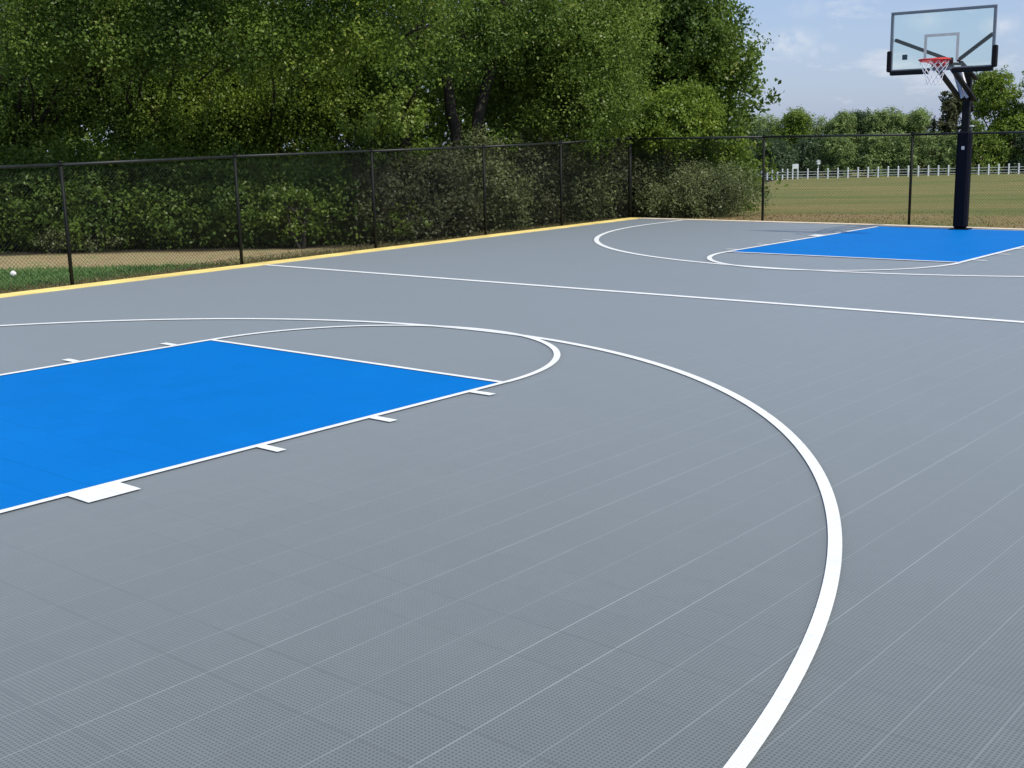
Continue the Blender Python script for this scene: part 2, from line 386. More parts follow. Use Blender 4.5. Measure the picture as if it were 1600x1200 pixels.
    bp = t.nodes.new('ShaderNodeBump'); bp.inputs['Strength'].default_value = 0.6; bp.inputs['Distance'].default_value = 0.05
    t.links.new(noise(20, 5), bp.inputs['Height']); t.links.new(bp.outputs[0], b.inputs['Normal'])
    return m
M_GROUND = ground_material()
def axis(n, near, far):
    a = np.linspace(-1, 1, n); return np.sign(a)*(near*np.abs(a)+(far-near)*np.abs(a)**5)
gx = axis(121, 120, 2500)+12; gy = axis(121, 120, 2500)+5
V = [(x, y, ground_z(x, y)) for y in gy for x in gx]
Fc = [(j*121+i, j*121+i+1, (j+1)*121+i+1, (j+1)*121+i) for j in range(120) for i in range(120)]
g_ = MB(); g_.v = V; g_.f = Fc
tag(g_.build('ground', M_GROUND, smooth=True), 'grassy ground around the court falling to a dry field', kind='structure')

# ------------------------------------------------------------------ court
LEN = 68.875; XE = 70.2
def side_y(x): return 22.75+(x-20)*0.049            # the left edge runs very slightly outwards
X0, YR = -9.0, -32.0
cs = MB()
top = [(X0, YR), (XE+0.9, YR), (XE+0.05, side_y(XE)), (X0, side_y(X0))]
tv = [(x*FT, y*FT, 0) for x, y in top]; bv = [(x*FT, y*FT, -0.3) for x, y in top]
XR = lambda y: XE-0.55*max(0, (10-y))/13.0      # end edge
top = [(X0, YR)] + [(XR(YR), YR), (XR(-3), -3), (XR(10), 10), (XE, side_y(XE)), (X0, side_y(X0))]
tv = [(x*FT, y*FT, 0) for x, y in top]; bv = [(x*FT, y*FT, -0.12) for x, y in top]; n = len(top)
cs.add(tv+bv, [tuple(range(n))]+[(i, i+n, (i+1) % n+n, (i+1) % n) for i in range(n)])
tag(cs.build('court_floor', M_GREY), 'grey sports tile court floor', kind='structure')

def sheet(name, polys, z, m, label):
    mb = MB()
    for P in polys:
        mb.add([(x*FT, y*FT, z) for x, y in P], [tuple(range(len(P)))])
    return tag(mb.build(name, m), label, kind='structure')
XF = 18.62; Y2 = 0.368
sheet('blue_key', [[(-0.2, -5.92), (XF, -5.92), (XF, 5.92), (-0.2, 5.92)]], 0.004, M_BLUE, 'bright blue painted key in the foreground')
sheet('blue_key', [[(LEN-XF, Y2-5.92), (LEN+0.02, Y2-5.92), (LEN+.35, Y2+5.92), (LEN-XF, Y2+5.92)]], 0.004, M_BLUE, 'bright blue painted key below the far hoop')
LW = 2/12
def strip(a, b, wd=LW):
    a = Vector(a); b = Vector(b); d = (b-a).normalized(); p = Vector((-d.y, d.x))*wd/2
    return [tuple(a-p), tuple(b-p), tuple(b+p), tuple(a+p)]
def curve(pts, wd=LW, wd2=None):
    mb = MB(); L_, R__ = [], []
    for i, p in enumerate(pts):
        a = Vector(pts[max(0, i-1)]); b = Vector(pts[min(len(pts)-1, i+1)]); d = (b-a).normalized(); q = Vector((-d.y, d.x))*(wd+((wd2 or wd)-wd)*i/(len(pts)-1))/2
        L_.append(Vector(p)+q); R__.append(Vector(p)-q)
    mb.v = [(x*FT, y*FT, 0.0) for x, y in L_+R__]; k = len(pts)
    mb.f = [(i, i+k, i+1+k, i+1) for i in range(k-1)]
    return mb
def line(name, mb, z, label):
    mb.v = [(a, b, z) for a, b, c_ in mb.v]
    return tag(mb.build(name, M_LINE), label, kind='structure')
def polyline_mb(polys):
    mb = MB()
    for P in polys: mb.add([(x*FT, y*FT, 0) for x, y in P], [tuple(range(len(P)))])
    return mb
cxa, cya, rxa, rya, ska = 1.693, -0.135, 22.678, 19.636, 0.0031
arc = [(cxa+rxa*math.cos(a)+ska*rya*math.sin(a), cya+rya*math.sin(a)) for a in np.radians(np.linspace(-90, 90, 181))]
arc = [(-0.2, cya-rya)]+arc+[(-0.2, cya+rya)]
line('three_point_line', curve(arc, .18, .29), 0.008, 'white three-point line curving round the near key')
fc = [(XF+5.92*math.cos(a), 5.92*math.sin(a)) for a in np.radians(np.linspace(-90, 90, 91))]
line('free_throw_circle', curve(fc, .17, .22), 0.009, 'white free-throw half circle of the near key')
near = [strip((-0.2, 5.92), (XF, 5.92), .2), strip((-0.2, -5.92), (XF, -5.92)), strip((XF-.083, -5.83), (XF-.083, 5.83))]
for s in (-1, 1):
    near.append(strip((7, s*6.34), (8, s*6.34), 0) if False else [(7, s*6.003), (8, s*6.003), (8, s*6.67), (7, s*6.67)])
    for xt in (11, 14, 17.2): near.append([(xt, s*6.003), (xt+.23, s*6.003), (xt+.23, s*6.64), (xt, s*6.64)])
line('key_line', polyline_mb(near), 0.010, 'white outline, block and ticks of the near key')
line('half_court_line', polyline_mb([strip((LEN/2, YR+.3), (LEN/2, side_y(LEN/2)-.05), 0.33)]), 0.006, 'white half-court line')
xc2, yc2, r2 = LEN-2.251, -0.919, 22.056
arc = [(xc2+r2*math.cos(a), yc2+r2*math.sin(a)) for a in np.radians(np.linspace(90, 270, 181))]
arc = [(LEN+1.0, yc2+r2)]+arc+[(LEN, yc2-r2)]
line('three_point_line', curve(arc, 0.28), 0.006, 'white three-point line curving round the far key')
fc = [(LEN-XF+5.92*math.cos(a), Y2+5.92*math.sin(a)) for a in np.radians(np.linspace(90, 270, 91))]
line('free_throw_circle', curve(fc, 0.24), 0.008, 'white free-throw half circle of the far key')
far = [strip((LEN, Y2+5.92), (LEN-XF, Y2+5.92), .22), strip((LEN, Y2-5.92), (LEN-XF, Y2-5.92), .22), strip((LEN-XF+.083, Y2-5.8), (LEN-XF+.083, Y2+5.8), .22)]
for s in (-1, 1):
    far.append([(LEN-7, Y2+s*6.02), (LEN-8, Y2+s*6.02), (LEN-8, Y2+s*6.67), (LEN-7, Y2+s*6.67)])
    for xt in (11, 14, 17.2): far.append([(LEN-xt, Y2+s*6.02), (LEN-xt-LW, Y2+s*6.02), (LEN-xt-LW, Y2+s*6.67), (LEN-xt, Y2+s*6.67)])
line('key_line', polyline_mb(far), 0.010, 'white outline and ticks of the far key')

# kerb-like edge strips (real thickness)
def edge_strip(name, a, b, wd, h0, h1, m, label):
    mb = MB(); a = Vector(a); b = Vector(b); d = (b-a).normalized(); p = Vector((-d.y, d.x))*wd
    P = [a, b, b+p, a+p]
    mb.add([(q.x*FT, q.y*FT, h1) for q in P]+[(q.x*FT, q.y*FT, h0) for q in P],
           [(0, 1, 2, 3), (4, 7, 6, 5), (0, 4, 5, 1), (1, 5, 6, 2), (2, 6, 7, 3), (3, 7, 4, 0)])
    return tag(mb.build(name, m), label, kind='structure')
edge_strip('court_edge', (X0, side_y(X0)+.01), (58, side_y(58)+.01), 1.0, -0.14, 0.012, M_YEL, 'yellow edging along the left side of the court')
edge_strip('court_edge', (58.0, side_y(58)+.01), (XE+.6, side_y(XE+.6)+.01), 1.0, -0.14, 0.011, M_YEL, 'yellow edging near the far left corner')
cre = MB()
ys = [side_y(XE)-.02, 10, -3, YR]
for i in range(3):
    a = (XR(ys[i])+.01, ys[i]); b = (XR(ys[i+1])+.01, ys[i+1])
    P = [b, (b[0]+.75, b[1]), (a[0]+.75, a[1]), a]
    cre.add([(x*FT, y*FT, 0.010) for x, y in P]+[(x*FT, y*FT, -0.14) for x, y in P], [(0, 1, 2, 3), (0, 4, 5, 1), (1, 5, 6, 2), (2, 6, 7, 3), (3, 7, 4, 0)])
tag(cre.build('court_edge', M_CREAM), 'cream edging along the far end of the court', kind='structure')

# ------------------------------------------------------------------ chain link fences
def fence(name, pts, H, bay, label, skip_first=False, wire=.0018):
    """pts: list of post ground points (ft)."""
    root = empty(name, (pts[0][0]*FT, pts[0][1]*FT, 0)); tag(root, label, 'fence')
    o0 = Vector((pts[0][0]*FT, pts[0][1]*FT, 0))
    P = [Vector((x*FT, y*FT, 0))-o0 for x, y in pts]
    def zt(i): return H[i] if hasattr(H, '__len__') else H
    for i, p in enumerate(P):
        if i == 0 and skip_first: continue
        corner = (i in bay)
        r = 0.040 if corner else 0.026
        mb = MB(); mb.tube([p+Vector((0, 0, -0.3)), p+Vector((0, 0, zt(i)+(.05 if corner else 0)))], r, 10)
        mb.torus((p.x, p.y, zt(i)-0.02), r+0.004, 0.008, 14, 6)
        s = 0.035 if corner else 0.026
        mb.tube([p+Vector((0, 0, zt(i)+(.05 if corner else 0))), p+Vector((0, 0, zt(i)+s+(.05 if corner else 0.01)))], [r+.004, r*.35], 10)
        mb.build('post', M_FENCE, root, True)
    rl = MB()
    for i in range(len(P)-1):
        a = P[i]+Vector((0, 0, zt(i)-.02)); b = P[i+1]+Vector((0, 0, zt(i+1)-.02)); rl.tube([a, b], 0.021, 8)
    rl.build('top_rail', M_RAIL, root, True)
    # woven wire: zig-zag strands every 57 mm
    mesh = MB(); S = 0.057
    for i in range(len(P)-1):
        a, b = P[i], P[i+1]; d = (b-a); Ln = d.length; d = d/Ln; nrm = Vector((-d.y, d.x, 0))*0.03
        zh0, zh1 = zt(i)-.03, zt(i+1)-.03
        V_ = []; Fs = []
        nst = int(Ln/(S/2))
        r = wire
        # diagonal wires in both directions, clipped to the bay
        for sgn in (1, -1):
            k = -int(1.8/S)-1
            while k*S < Ln+1.8:
                s0 = k*S
                zmax = (zh0+zh1)/2
                # wire from (s0,0.02) rising to (s0+sgn*zmax)
                sa, za, sb, zb = s0, 0.02, s0+sgn*zmax, zmax
                if sgn > 0:
                    if sa < 0: za += -sa; sa = 0
                    if sb > Ln: zb -= sb-Ln; sb = Ln
                else:
                    if sa > Ln: za += sa-Ln; sa = Ln
                    if sb < 0: zb -= -sb; sb = 0
                if zb > za+.01 and 0 <= sa <= Ln and 0 <= sb <= Ln:
                    p0 = a+d*sa+Vector((0, 0, za))+nrm*(1+.06*sgn); p1 = a+d*sb+Vector((0, 0, zb))+nrm*(1+.06*sgn)
                    q = (p1-p0).normalized(); u = q.cross(Vector((-d.y, d.x, 0))).normalized(); v = q.cross(u)
                    o = len(V_)
                    for pp in (p0, p1):
                        for an in (0, 2.094, 4.189): V_.append(pp+(u*math.cos(an)+v*math.sin(an))*r)
                    Fs += [(o, o+1, o+4, o+3), (o+1, o+2, o+5, o+4), (o+2, o, o+3, o+5)]
                k += 1
        mesh.add(V_, Fs)
    mesh.build('wire_mesh', M_FENCE, root)
    return root
FY = lambda x: side_y(x)+1.15
xs = [4.5, 14.4, 24.35, 33.9, 43.6, 53.6, 62.0, 70.9]
sp_ = [(x, FY(x)) for x in xs]; corner = sp_[-1]
fence('chain_link_fence', sp_, [1.60, 1.60, 1.62, 1.66, 1.68, 1.70, 1.73, 1.80], (7,), 'black chain-link fence along the left side of the court in front of the wood')
ep = [corner, (71.1, 15.5), (71.2, 5.2), (70.6, -5.0), (70.2, -15.2), (69.8, -25.4), (69.4, -35.6)]
fence('chain_link_fence', ep, [1.78, 1.755, 1.735, 1.73, 1.73, 1.73, 1.73], (), 'black chain-link fence across the far end of the court behind the hoop', skip_first=True, wire=.0012)

# ------------------------------------------------------------------ basketball hoop
PX, PY = 68.9, 1.12
bx, by = LEN-6.168, Y2+.06
ang = math.atan2(PY-by, PX-bx)                     # from board to pole
hoop = empty('basketball_hoop', (PX*FT, PY*FT, 0), ang)  # local -x points to the court
tag(hoop, 'black basketball hoop with glass backboard, red rim and padded pole at the far end', 'basketball hoop')
D = math.hypot(PX-bx, PY-by)*FT; B0 = 9.02*FT; BH = 3.2*FT; BW = 5.5*FT
mb = MB(); mb.box((0, 0, 1.43), (0.13, 0.13, 2.90), bev=.012); mb.box((0, 0, 0.012), (0.34, 0.34, 0.02)); mb.box((0, 0, 2.885), (.14, .14, .012))
mb.build('pole', M_BLACK, hoop)
mb = MB(); mb.box((0, 0, 0.89), (0.235, 0.235, 1.74), bev=.04); mb.build('pole_pad', M_PAD, hoop)
mb = MB(); mb.box((-0.121, 0.0, 1.46), (0.006, 0.05, 0.06), bev=.002); mb.build('pad_badge', M_LGREY, hoop)
mb = MB(); mb.box((.02, -.10, 1.84), (0.09, 0.07, 0.03), bev=.008); mb.build('pad_strap', M_LGREY, hoop)
# lower pair of parallelogram arms
for s in (-1, 1):
    mb = MB(); mb.beam((0.05, s*.115, 2.30), (-D+.10, s*.115, B0+.09), 0.05, 0.085, up=(0, 1, 0), bev=.006); mb.build('arm', M_BLACK, hoop)
    mb = MB(); mb.beam((0.02, s*.135, 2.66), (-1.0, s*.10, B0+.16), 0.045, 0.07, up=(0, 1, 0), bev=.006)
    mb.beam((-1.0, s*.10, B0+.13), (-D+.09, s*.10, B0+.10), 0.045, 0.05, up=(0, 1, 0)); mb.build('arm', M_BLACK, hoop)
    # struts out to the sides of the board
    mb = MB(); mb.beam((-1.0, s*.05, B0+.19), (-D+.06, s*(BW/2-.06), B0+0.545*BH), 0.052, 0.052, bev=.006); mb.build('strut', M_BLACK, hoop)
    # counter-balance springs
    mb = MB(); n_ = 260; a = Vector((-.16, s*.045, 2.36)); b = Vector((-.78, s*.045, B0+.03)); d = (b-a); z = d.normalized(); x_ = z.cross(Vector((0, 1, 0))).normalized(); y_ = Vector((0, 1, 0))
    pts = [a+d*(i/n_)+(x_*math.cos(i*.75)+y_*math.sin(i*.75))*.034 for i in range(n_+1)]
    mb.tube(pts, 0.010, 5); mb.build('spring', M_CHROME, hoop, True)
mb = MB(); mb.box((-D+.10, 0, B0+.10), (0.05, .34, .20), bev=.01); mb.build('mounting_bracket', M_BLACK, hoop)
mb = MB(); mb.beam((.06, 0, 2.42), (.42, 0, 2.12), .07, .07, bev=.01); mb.tube([(.42, 0, 2.12), (.42, -.12, 2.10), (.46, -.12, 1.98)], .012, 8); mb.build('crank_handle', M_BLACK, hoop)
# frame
fw = .046
mb = MB()
zc = B0+BH/2
mb.box((-D, 0, B0+BH-fw/2), (.05, BW, fw), bev=.006)
for s in (-1, 1): mb.box((-D, s*(BW/2-fw/2), zc), (.049, fw, BH-2*fw-.002), bev=.006)
mb.box((-D, 0, B0+fw/2), (.05, BW, fw), bev=.006)
brd = mb.build('backboard_frame', M_STEEL, hoop)
mb = MB(); mb.box((-D-.004, 0, zc), (.012, BW-2*fw-.002, BH-2*fw-.002)); mb.build('backboard_glass', M_GLASS, hoop)
# painted target square on the front of the glass
mb = MB(); q0 = B0+.50*FT; sh, sw, tl = 17/12*FT, 22/12*FT, .045
xf = -D-.0125
for c_, d_ in (((xf, 0, q0+sh-tl/2), (.004, sw, tl)), ((xf, sw/2-tl/2, q0+sh/2-tl/2), (.004, tl, sh-tl-.001)), ((xf, -sw/2+tl/2, q0+sh/2-tl/2), (.004, tl, sh-tl-.001))): mb.box(c_, d_)
mb.build('target_square', M_LGREY, hoop)
mb = MB(); mb.box((xf, BW/2-.25, B0+.24), (.004, .085, .085)); mb.box((xf-.003, BW/2-.25, B0+.24), (.003, .03, .03)); mb.build('board_badge', mat('dark_badge', (.03, .06, .07), .5, var=.1), hoop)
# black padding along the bottom and up the corners
pw = .075
for s in (-1, 1):
    mb = MB()
    mb.box((-D, s*(BW/4+.085), B0-.012), (.10, BW/2-.20, pw), bev=.015)
    mb.box((-D, s*(BW/2+.004), B0+.18), (.101, pw, .345), bev=.015)
    mb.build('board_padding', M_BLACK, hoop)
# rim
RZ = B0+.50*FT; rr = .2286
rc = -D-.152-rr-.01
mb = MB(); mb.torus((rc, 0, RZ), rr+.009, .014, 48, 8)
mb.box((-D-.035, 0, RZ-.03), (.03, .20, .16), bev=.006)
mb.box((-D-.10, 0, RZ-.03), (.13, .13, .06), bev=.01)
for s in (-1, 1):
    mb.tube([(-D-.05, s*.085, RZ-.07), (rc+rr*.55, s*(rr*.84), RZ-.012)], .009, 6)
mb.torus((rc, 0, RZ-.024), rr-.004, .006, 48, 6)
rim = mb.build('rim', M_RED, hoop, True)
# net: twelve loops knotted in diamonds
mb = MB(); rows = 6; nn = 12
def nr(k): return [rr, rr*.93, rr*.82, rr*.70, rr*.60, rr*.56, rr*.58, rr*.60][k]
def npnt(k, j): a = 2*math.pi*(j+.5*(k % 2))/nn; return (rc+nr(k)*math.cos(a), nr(k)*math.sin(a), RZ-.02-.062*k)
for k in range(rows):
    for j in range(nn):
        for jj in ((j, j-1) if k % 2 == 0 else (j, j+1)): mb.tube([npnt(k, j), npnt(k+1, jj)], .0038, 4, cap=False)
mb.build('net', M_NET, hoop)

# ------------------------------------------------------------------ vegetation
def leaf_mesh(name, centers, size, rng, m, up=0.35, aspect=0.62, pref=None):
    n = len(centers)
    nrm = rng.normal(size=(n, 3)); nrm[:, 2] += up*1.5
    if pref is not None: nrm += pref
    nrm /= np.linalg.norm(nrm, axis=1)[:, None]
    a = rng.normal(size=(n, 3)); a -= (a*nrm).sum(1)[:, None]*nrm; a /= np.linalg.norm(a, axis=1)[:, None]
    b = np.cross(nrm, a)
    s = size*(0.6+0.8*rng.random(n))[:, None]
    fold = nrm*s*0.16
    P = np.stack([centers-a*s*.5, centers+b*s*.5*aspect+fold, centers+a*s*.5, centers-b*s*.5*aspect+fold], 1).reshape(-1, 3)
    me = bpy.data.meshes.new(name); me.vertices.add(n*4); me.vertices.foreach_set('co', P.astype(np.float32).ravel())
    me.loops.add(n*4); me.loops.foreach_set('vertex_index', np.arange(n*4, dtype=np.int32))
    me.polygons.add(n); me.polygons.foreach_set('loop_start', np.arange(0, n*4, 4, dtype=np.int32)); me.polygons.foreach_set('loop_total', np.full(n, 4, np.int32))
    me.update(calc_edges=True); me.materials.append(m)
    return me
def crown_points(lobes, n, rng, clump=0.28, per=38, shell=0.5):
    """lobes: (cx,cy,cz,rx,ry,rz); leaves grouped on twigs near each lobe's skin"""
    vol = np.array([l[3]*l[4]*l[5] for l in lobes])**(2/3); pr = vol/vol.sum()
    nt_ = max(1, n//per)
    li = rng.choice(len(lobes), nt_, p=pr); Lb = np.array(lobes)[li]
    d = rng.normal(size=(nt_, 3)); d /= np.linalg.norm(d, axis=1)[:, None]
    r = shell+(1.06-shell)*rng.random(nt_)**0.7
    T = Lb[:, :3]+d*r[:, None]*Lb[:, 3:]
    # twig leaves spread along a short drooping stem
    sd_ = d*0.7+rng.normal(size=(nt_, 3))*.5; sd_ /= np.linalg.norm(sd_, axis=1)[:, None]
    k = rng.random((nt_, per)); ln = clump*(0.7+0.9*rng.random((nt_, 1)))
    P = T[:, None, :]+sd_[:, None, :]*((k-.3)*ln*1.5)[:, :, None]+rng.normal(size=(nt_, per, 3))*(clump*.36)
    P[:, :, 2] -= (k**2)*ln*.35
    return P.reshape(-1, 3), np.repeat(d, per, axis=0)
def limb(mb, a, b, r0, r1, rng, sag=.12, n=6, k=6):
    a = np.array(a, float); b = np.array(b, float); L_ = np.linalg.norm(b-a); off = rng.normal(size=3)*L_*sag*.5; off[2] = abs(off[2])
    pts = []; rad = []
    for i in range(n+1):
        u = i/n; p = a*(1-u)+b*u+off*math.sin(math.pi*u)+rng.normal(size=3)*L_*.012*(0 < i < n)
        pts.append(tuple(p)); rad.append(r0*(1-u)+r1*u)
    mb.tube(pts, rad, k)
def tree(name, loc, lobes, n, leaf, m, label, cat, seed, trunk=(0.16, 0.0, 0.0, 1.6), group=None, clump=.28, per=38, trunk_dirs=None, up=.35, shell=.5, out=.9):
    rng = np.random.default_rng(seed)
    z = ground_z(loc[0], loc[1])
    root = empty(name, (loc[0], loc[1], z-.03)); tag(root, label, cat, group)
    P, D_ = crown_points(lobes, n, rng, clump, per, shell)
    me = leaf_mesh('crown', P, leaf, rng, m, up, pref=D_*out)
    o = bpy.data.objects.new('crown', me); C.objects.link(o); o.parent = root
    mb = MB(); r0, lx, ly, fork = trunk
    tops = trunk_dirs or [(lx, ly, fork)]
    ends = []
    for tx, ty, tz in tops:
        limb(mb, (0, 0, -.1), (tx, ty, tz), r0*1.15, r0*.62, rng, .05, 8, 9); ends.append((tx, ty, tz))
    for l in lobes:
        e = min(ends, key=lambda q: (q[0]-l[0])**2+(q[1]-l[1])**2+(q[2]-l[2])**2)
        tgt = np.array(l[:3])+np.array([0, 0, -l[5]*.1]); rb = r0*.45*min(1, (l[3]/1.6))
        limb(mb, e, tgt, max(rb, .02), max(rb*.35, .012), rng)
        for _ in range(5):
            dd = rng.normal(size=3); dd /= np.linalg.norm(dd); dd[2] = abs(dd[2])*.6
            limb(mb, tgt, np.array(l[:3])+dd*np.array(l[3:])*.8, max(rb*.4, .012), .006, rng, .1, 4, 5)
    mb.build('trunk' if 'tree' in name else 'stems', M_BARK, root, True)
    return root
def lobes_rand(rng, n, cx, cy, z0, z1, rx, ry, r0, r1):
    out_ = []
    for _ in range(n):
        a = rng.random()*2*math.pi; q = math.sqrt(rng.random())
        z = z0+(z1-z0)*rng.random(); k = 1-.35*abs((z-(z0+z1)/2)/((z1-z0)/2+1e-6))
        r = r0+(r1-r0)*rng.random()
        out_.append((cx+rx*q*k*math.cos(a), cy+ry*q*k*math.sin(a), z, r, r, r*.8))
    return out_
RNG = np.random.default_rng(7)
WG = 'trees of the wood behind the left fence'
# the wood beyond the side fence.  px = image column of the trunk, t = depth in metres
def wood_tree(px, t, n, leaf, m, label, seed, hz=(2.4, 8.0), rad=2.2, nl=12, r=(.8, 1.35), trunk=(.15, .2, 0, 2.0), dirs=None, clump=.27, extra=()):
    rg = np.random.default_rng(seed+100)
    lb = lobes_rand(rg, nl, 0, 0, hz[0], hz[1], rad, rad, r[0], r[1])+list(extra)
    return tree('tree', at(px, t), lb, n, leaf, m, label, 'tree', seed, trunk, WG, clump, 38, dirs)
D2 = (.85, 1.4)
def over(px, t, spots, z=(3.75, 4.8), r_=.85):
    """boughs that hang out over the undergrowth towards the court, in the tree's own frame"""
    X, Y = at(px, t); out_ = []
    for k, (qx, qt) in enumerate(spots):
        for j, zz in enumerate(z):
            x, y = at(qx+22*j, qt); out_.append((x-X, y-2.1-.5*j-Y, zz+.12*((k*7) % 3), r_, r_, r_*.8))
    return out_
wood_tree(30, 24.8, 118125, .062, L_DARK, 'dark green tree filling the far left edge above the fence', 1, (2.2, 6.6), 2.3, 17, D2, extra=over(30, 24.8, [(-60, 22.9), (0, 22.9), (60, 22.9)]))
wood_tree(215, 25.2, 126562, .062, L_DARK, 'dark leafy tree behind the first and second left fence posts', 2, (2.3, 5.2), 2.3, 17, D2, extra=over(215, 25.2, [(125, 22.9), (190, 22.8), (250, 22.8), (300, 22.7)]))
wood_tree(420, 25.6, 126562, .062, L_MID, 'green tree with a yellowish lit top behind the middle of the left fence', 3, (2.3, 4.9), 2.2, 17, D2, extra=over(420, 25.6, [(350, 22.7), (405, 22.6), (460, 22.6)]))
wood_tree(565, 26.6, 62437, .062, L_MID, 'green tree just left of the tall one with the forked dark trunk', 8, (2.1, 4.3), 1.7, 10, D2, extra=over(565, 26.6, [(515, 22.6)]))
wood_tree(715, 26.0, 62500, .062, L_DARK, 'tall tree with dark forked trunk showing between the crowns', 4, (3.7, 7.6), 2.2, 12, (.8, 1.2),
          dirs=[(-.25, .15, 4.2), (.75, -.45, 4.8)], trunk=(.15, 0, 0, 3))
wood_tree(885, 27.5, 100000, .062, L_YEL, 'broad light yellow-green tree left of the fence corner', 5, (2.3, 5.0), 2.1, 18, (.8, 1.3))
RX, RY = math.sin(YAW), -math.cos(YAW)
def lat(u, z, r_, w_=0.0): return (RX*u+HX*w_, RY*u+HY*w_, z, r_, r_, r_*.85)
wood_tree(1035, 31.5, 70000, .095, L_DARK, 'large dark green tree whose crown ends against the sky', 6, (2.6, 6.6), 1.35, 13, D2, trunk=(.2, .1, 0, 2.6),
          extra=[lat(1.75, 4.1, .85), lat(1.85, 3.4, .62), lat(1.35, 5.0, .8, .4), lat(1.1, 3.1, .9), lat(.6, 5.9, .9), lat(1.3, 2.4, .7), lat(.3, 4.6, 1.2), lat(-1.2, 4.2, 1.2), lat(-.6, 6.4, 1.1)])
# lower tree and shrubs
def shrub(px, t, w_, h, n, leaf, m, label, seed, nl=6, group='shrubs behind the fence', clump=.2, base=.35, asp=1.0, name='shrub', cat='shrub'):
    rg = np.random.default_rng(seed+500); lb = []
    for i in range(nl):
        u = (i+.5)/nl*2-1+rg.normal()*.08; r = w_*.30*(.8+.5*rg.random())
        x = -u*w_*.36*(-math.sin(YAW)); y = -u*w_*.36*math.cos(YAW)
        hh = h*(.62+.38*rg.random())*(1-.3*abs(u))
        lb.append((x+rg.normal()*w_*.1, y+rg.normal()*w_*.1, max(base, hh*.52), r, r, hh*.48))
    return tree(name, at(px, t), lb, n, leaf, m, label, cat, seed, (.035, 0, 0, h*.3), group, clump, 30, [(.1, .05, h*.3), (-.12, .1, h*.28), (0, -.12, h*.3)], .35, .35)
wood_tree(1052, 29.0, 22000, .075, L_MID, 'low rounded olive green tree in front of the big dark tree at the fence corner', 21, (1.6, 2.75), 1.0, 8, (.55, .8), trunk=(.07, 0, 0, 1.0), clump=.2)
wood_tree(1108, 33.5, 9000, .09, L_MID, 'small green tree at the right foot of the big dark tree', 22, (1.0, 2.1), 1.0, 6, (.5, .8), trunk=(.06, 0, 0, .8), clump=.22)
shrub(625, 23.6, 1.9, 3.05, 5200, .075, L_YEL, 'pale yellow-green sapling standing above the middle of the fence', 23, 5, base=1.9, name='tree', cat='sapling')
shrub(1090, 28.4, 3.1, 1.85, 26000, .055, L_OLIVE, 'grey-olive bush outside the far end fence, left of the open field', 31, 8)
shrub(1010, 28.8, 2.2, 2.05, 14000, .055, L_OLIVE, 'tall grey-olive bush just behind the fence corner post', 32, 6)
for i, (px, t, w_, h, m, lab) in enumerate([
        (-20, 22.9, 2.4, 2.3, L_DARK, 'dark shrub at the far left edge behind the lawn'),
        (95, 22.9, 2.2, 2.2, L_DARK, 'dark shrub behind the first fence post from the left'),
        (200, 22.8, 2.2, 2.1, L_DARK, 'dark shrub midway between the first and second fence posts'),
        (305, 22.7, 2.2, 2.1, L_DARK, 'dark shrub left of the second fence post'),
        (400, 22.6, 2.2, 2.1, L_DARK, 'dark shrub right of the second fence post'),
        (495, 22.5, 2.0, 2.0, L_DARK, 'dark shrub at the right end of the bare earth strip'),
        (575, 22.7, 1.8, 1.9, L_BRUSH, 'brown shrub behind the third fence post from the left'),
        (655, 23.3, 1.9, 2.0, L_BRUSH, 'olive brown shrub below the yellow-green sapling'),
        (735, 25.2, 1.9, 2.1, L_OLIVE, 'tall grey-green shrub behind the fourth fence post'),
        (815, 26.2, 1.9, 2.05, L_BRUSH, 'brown shrub below the broad yellow-green tree'),
        (890, 27.2, 1.8, 2.0, L_OLIVE, 'grey-olive shrub behind the fifth fence post'),
        (955, 28.2, 1.6, 1.95, L_BRUSH, 'dark brown shrub left of the fence corner post')]):
    shrub(px, t, w_*1.05, h*1.08, 20000, .07, m, lab, 40+i, 8, base=.3)
shrub(75, 21.9, .75, .62, 1500, .045, L_OLIVE, 'small pale shrub at the foot of the wood behind the lawn', 60, 4, base=.18, clump=.1)
shrub(135, 22.0, .6, .6, 900, .045, L_OLIVE, 'small thin shrub just right of the first fence post', 61, 4, base=.18, clump=.1)
shrub(462, 21.5, .85, 1.15, 1100, .07, L_YEL, 'small light green leafy plant in front of the dark shrubs', 62, 4, base=.75, clump=.13)
shrub(640, 22.3, .7, .8, 800, .06, L_YEL, 'small yellow-green plant at the fence foot right of the third post', 63, 4, base=.4, clump=.12)

# the deeper wood reads as one dark mass
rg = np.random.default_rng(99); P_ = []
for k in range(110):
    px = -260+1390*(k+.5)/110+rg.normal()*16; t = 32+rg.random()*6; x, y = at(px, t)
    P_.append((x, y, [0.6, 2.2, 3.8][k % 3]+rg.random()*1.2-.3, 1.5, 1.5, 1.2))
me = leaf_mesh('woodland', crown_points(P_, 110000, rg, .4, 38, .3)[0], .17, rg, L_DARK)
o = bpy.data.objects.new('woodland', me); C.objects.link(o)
tag(o, 'deeper wood closing the gaps behind the front trees', kind='stuff')

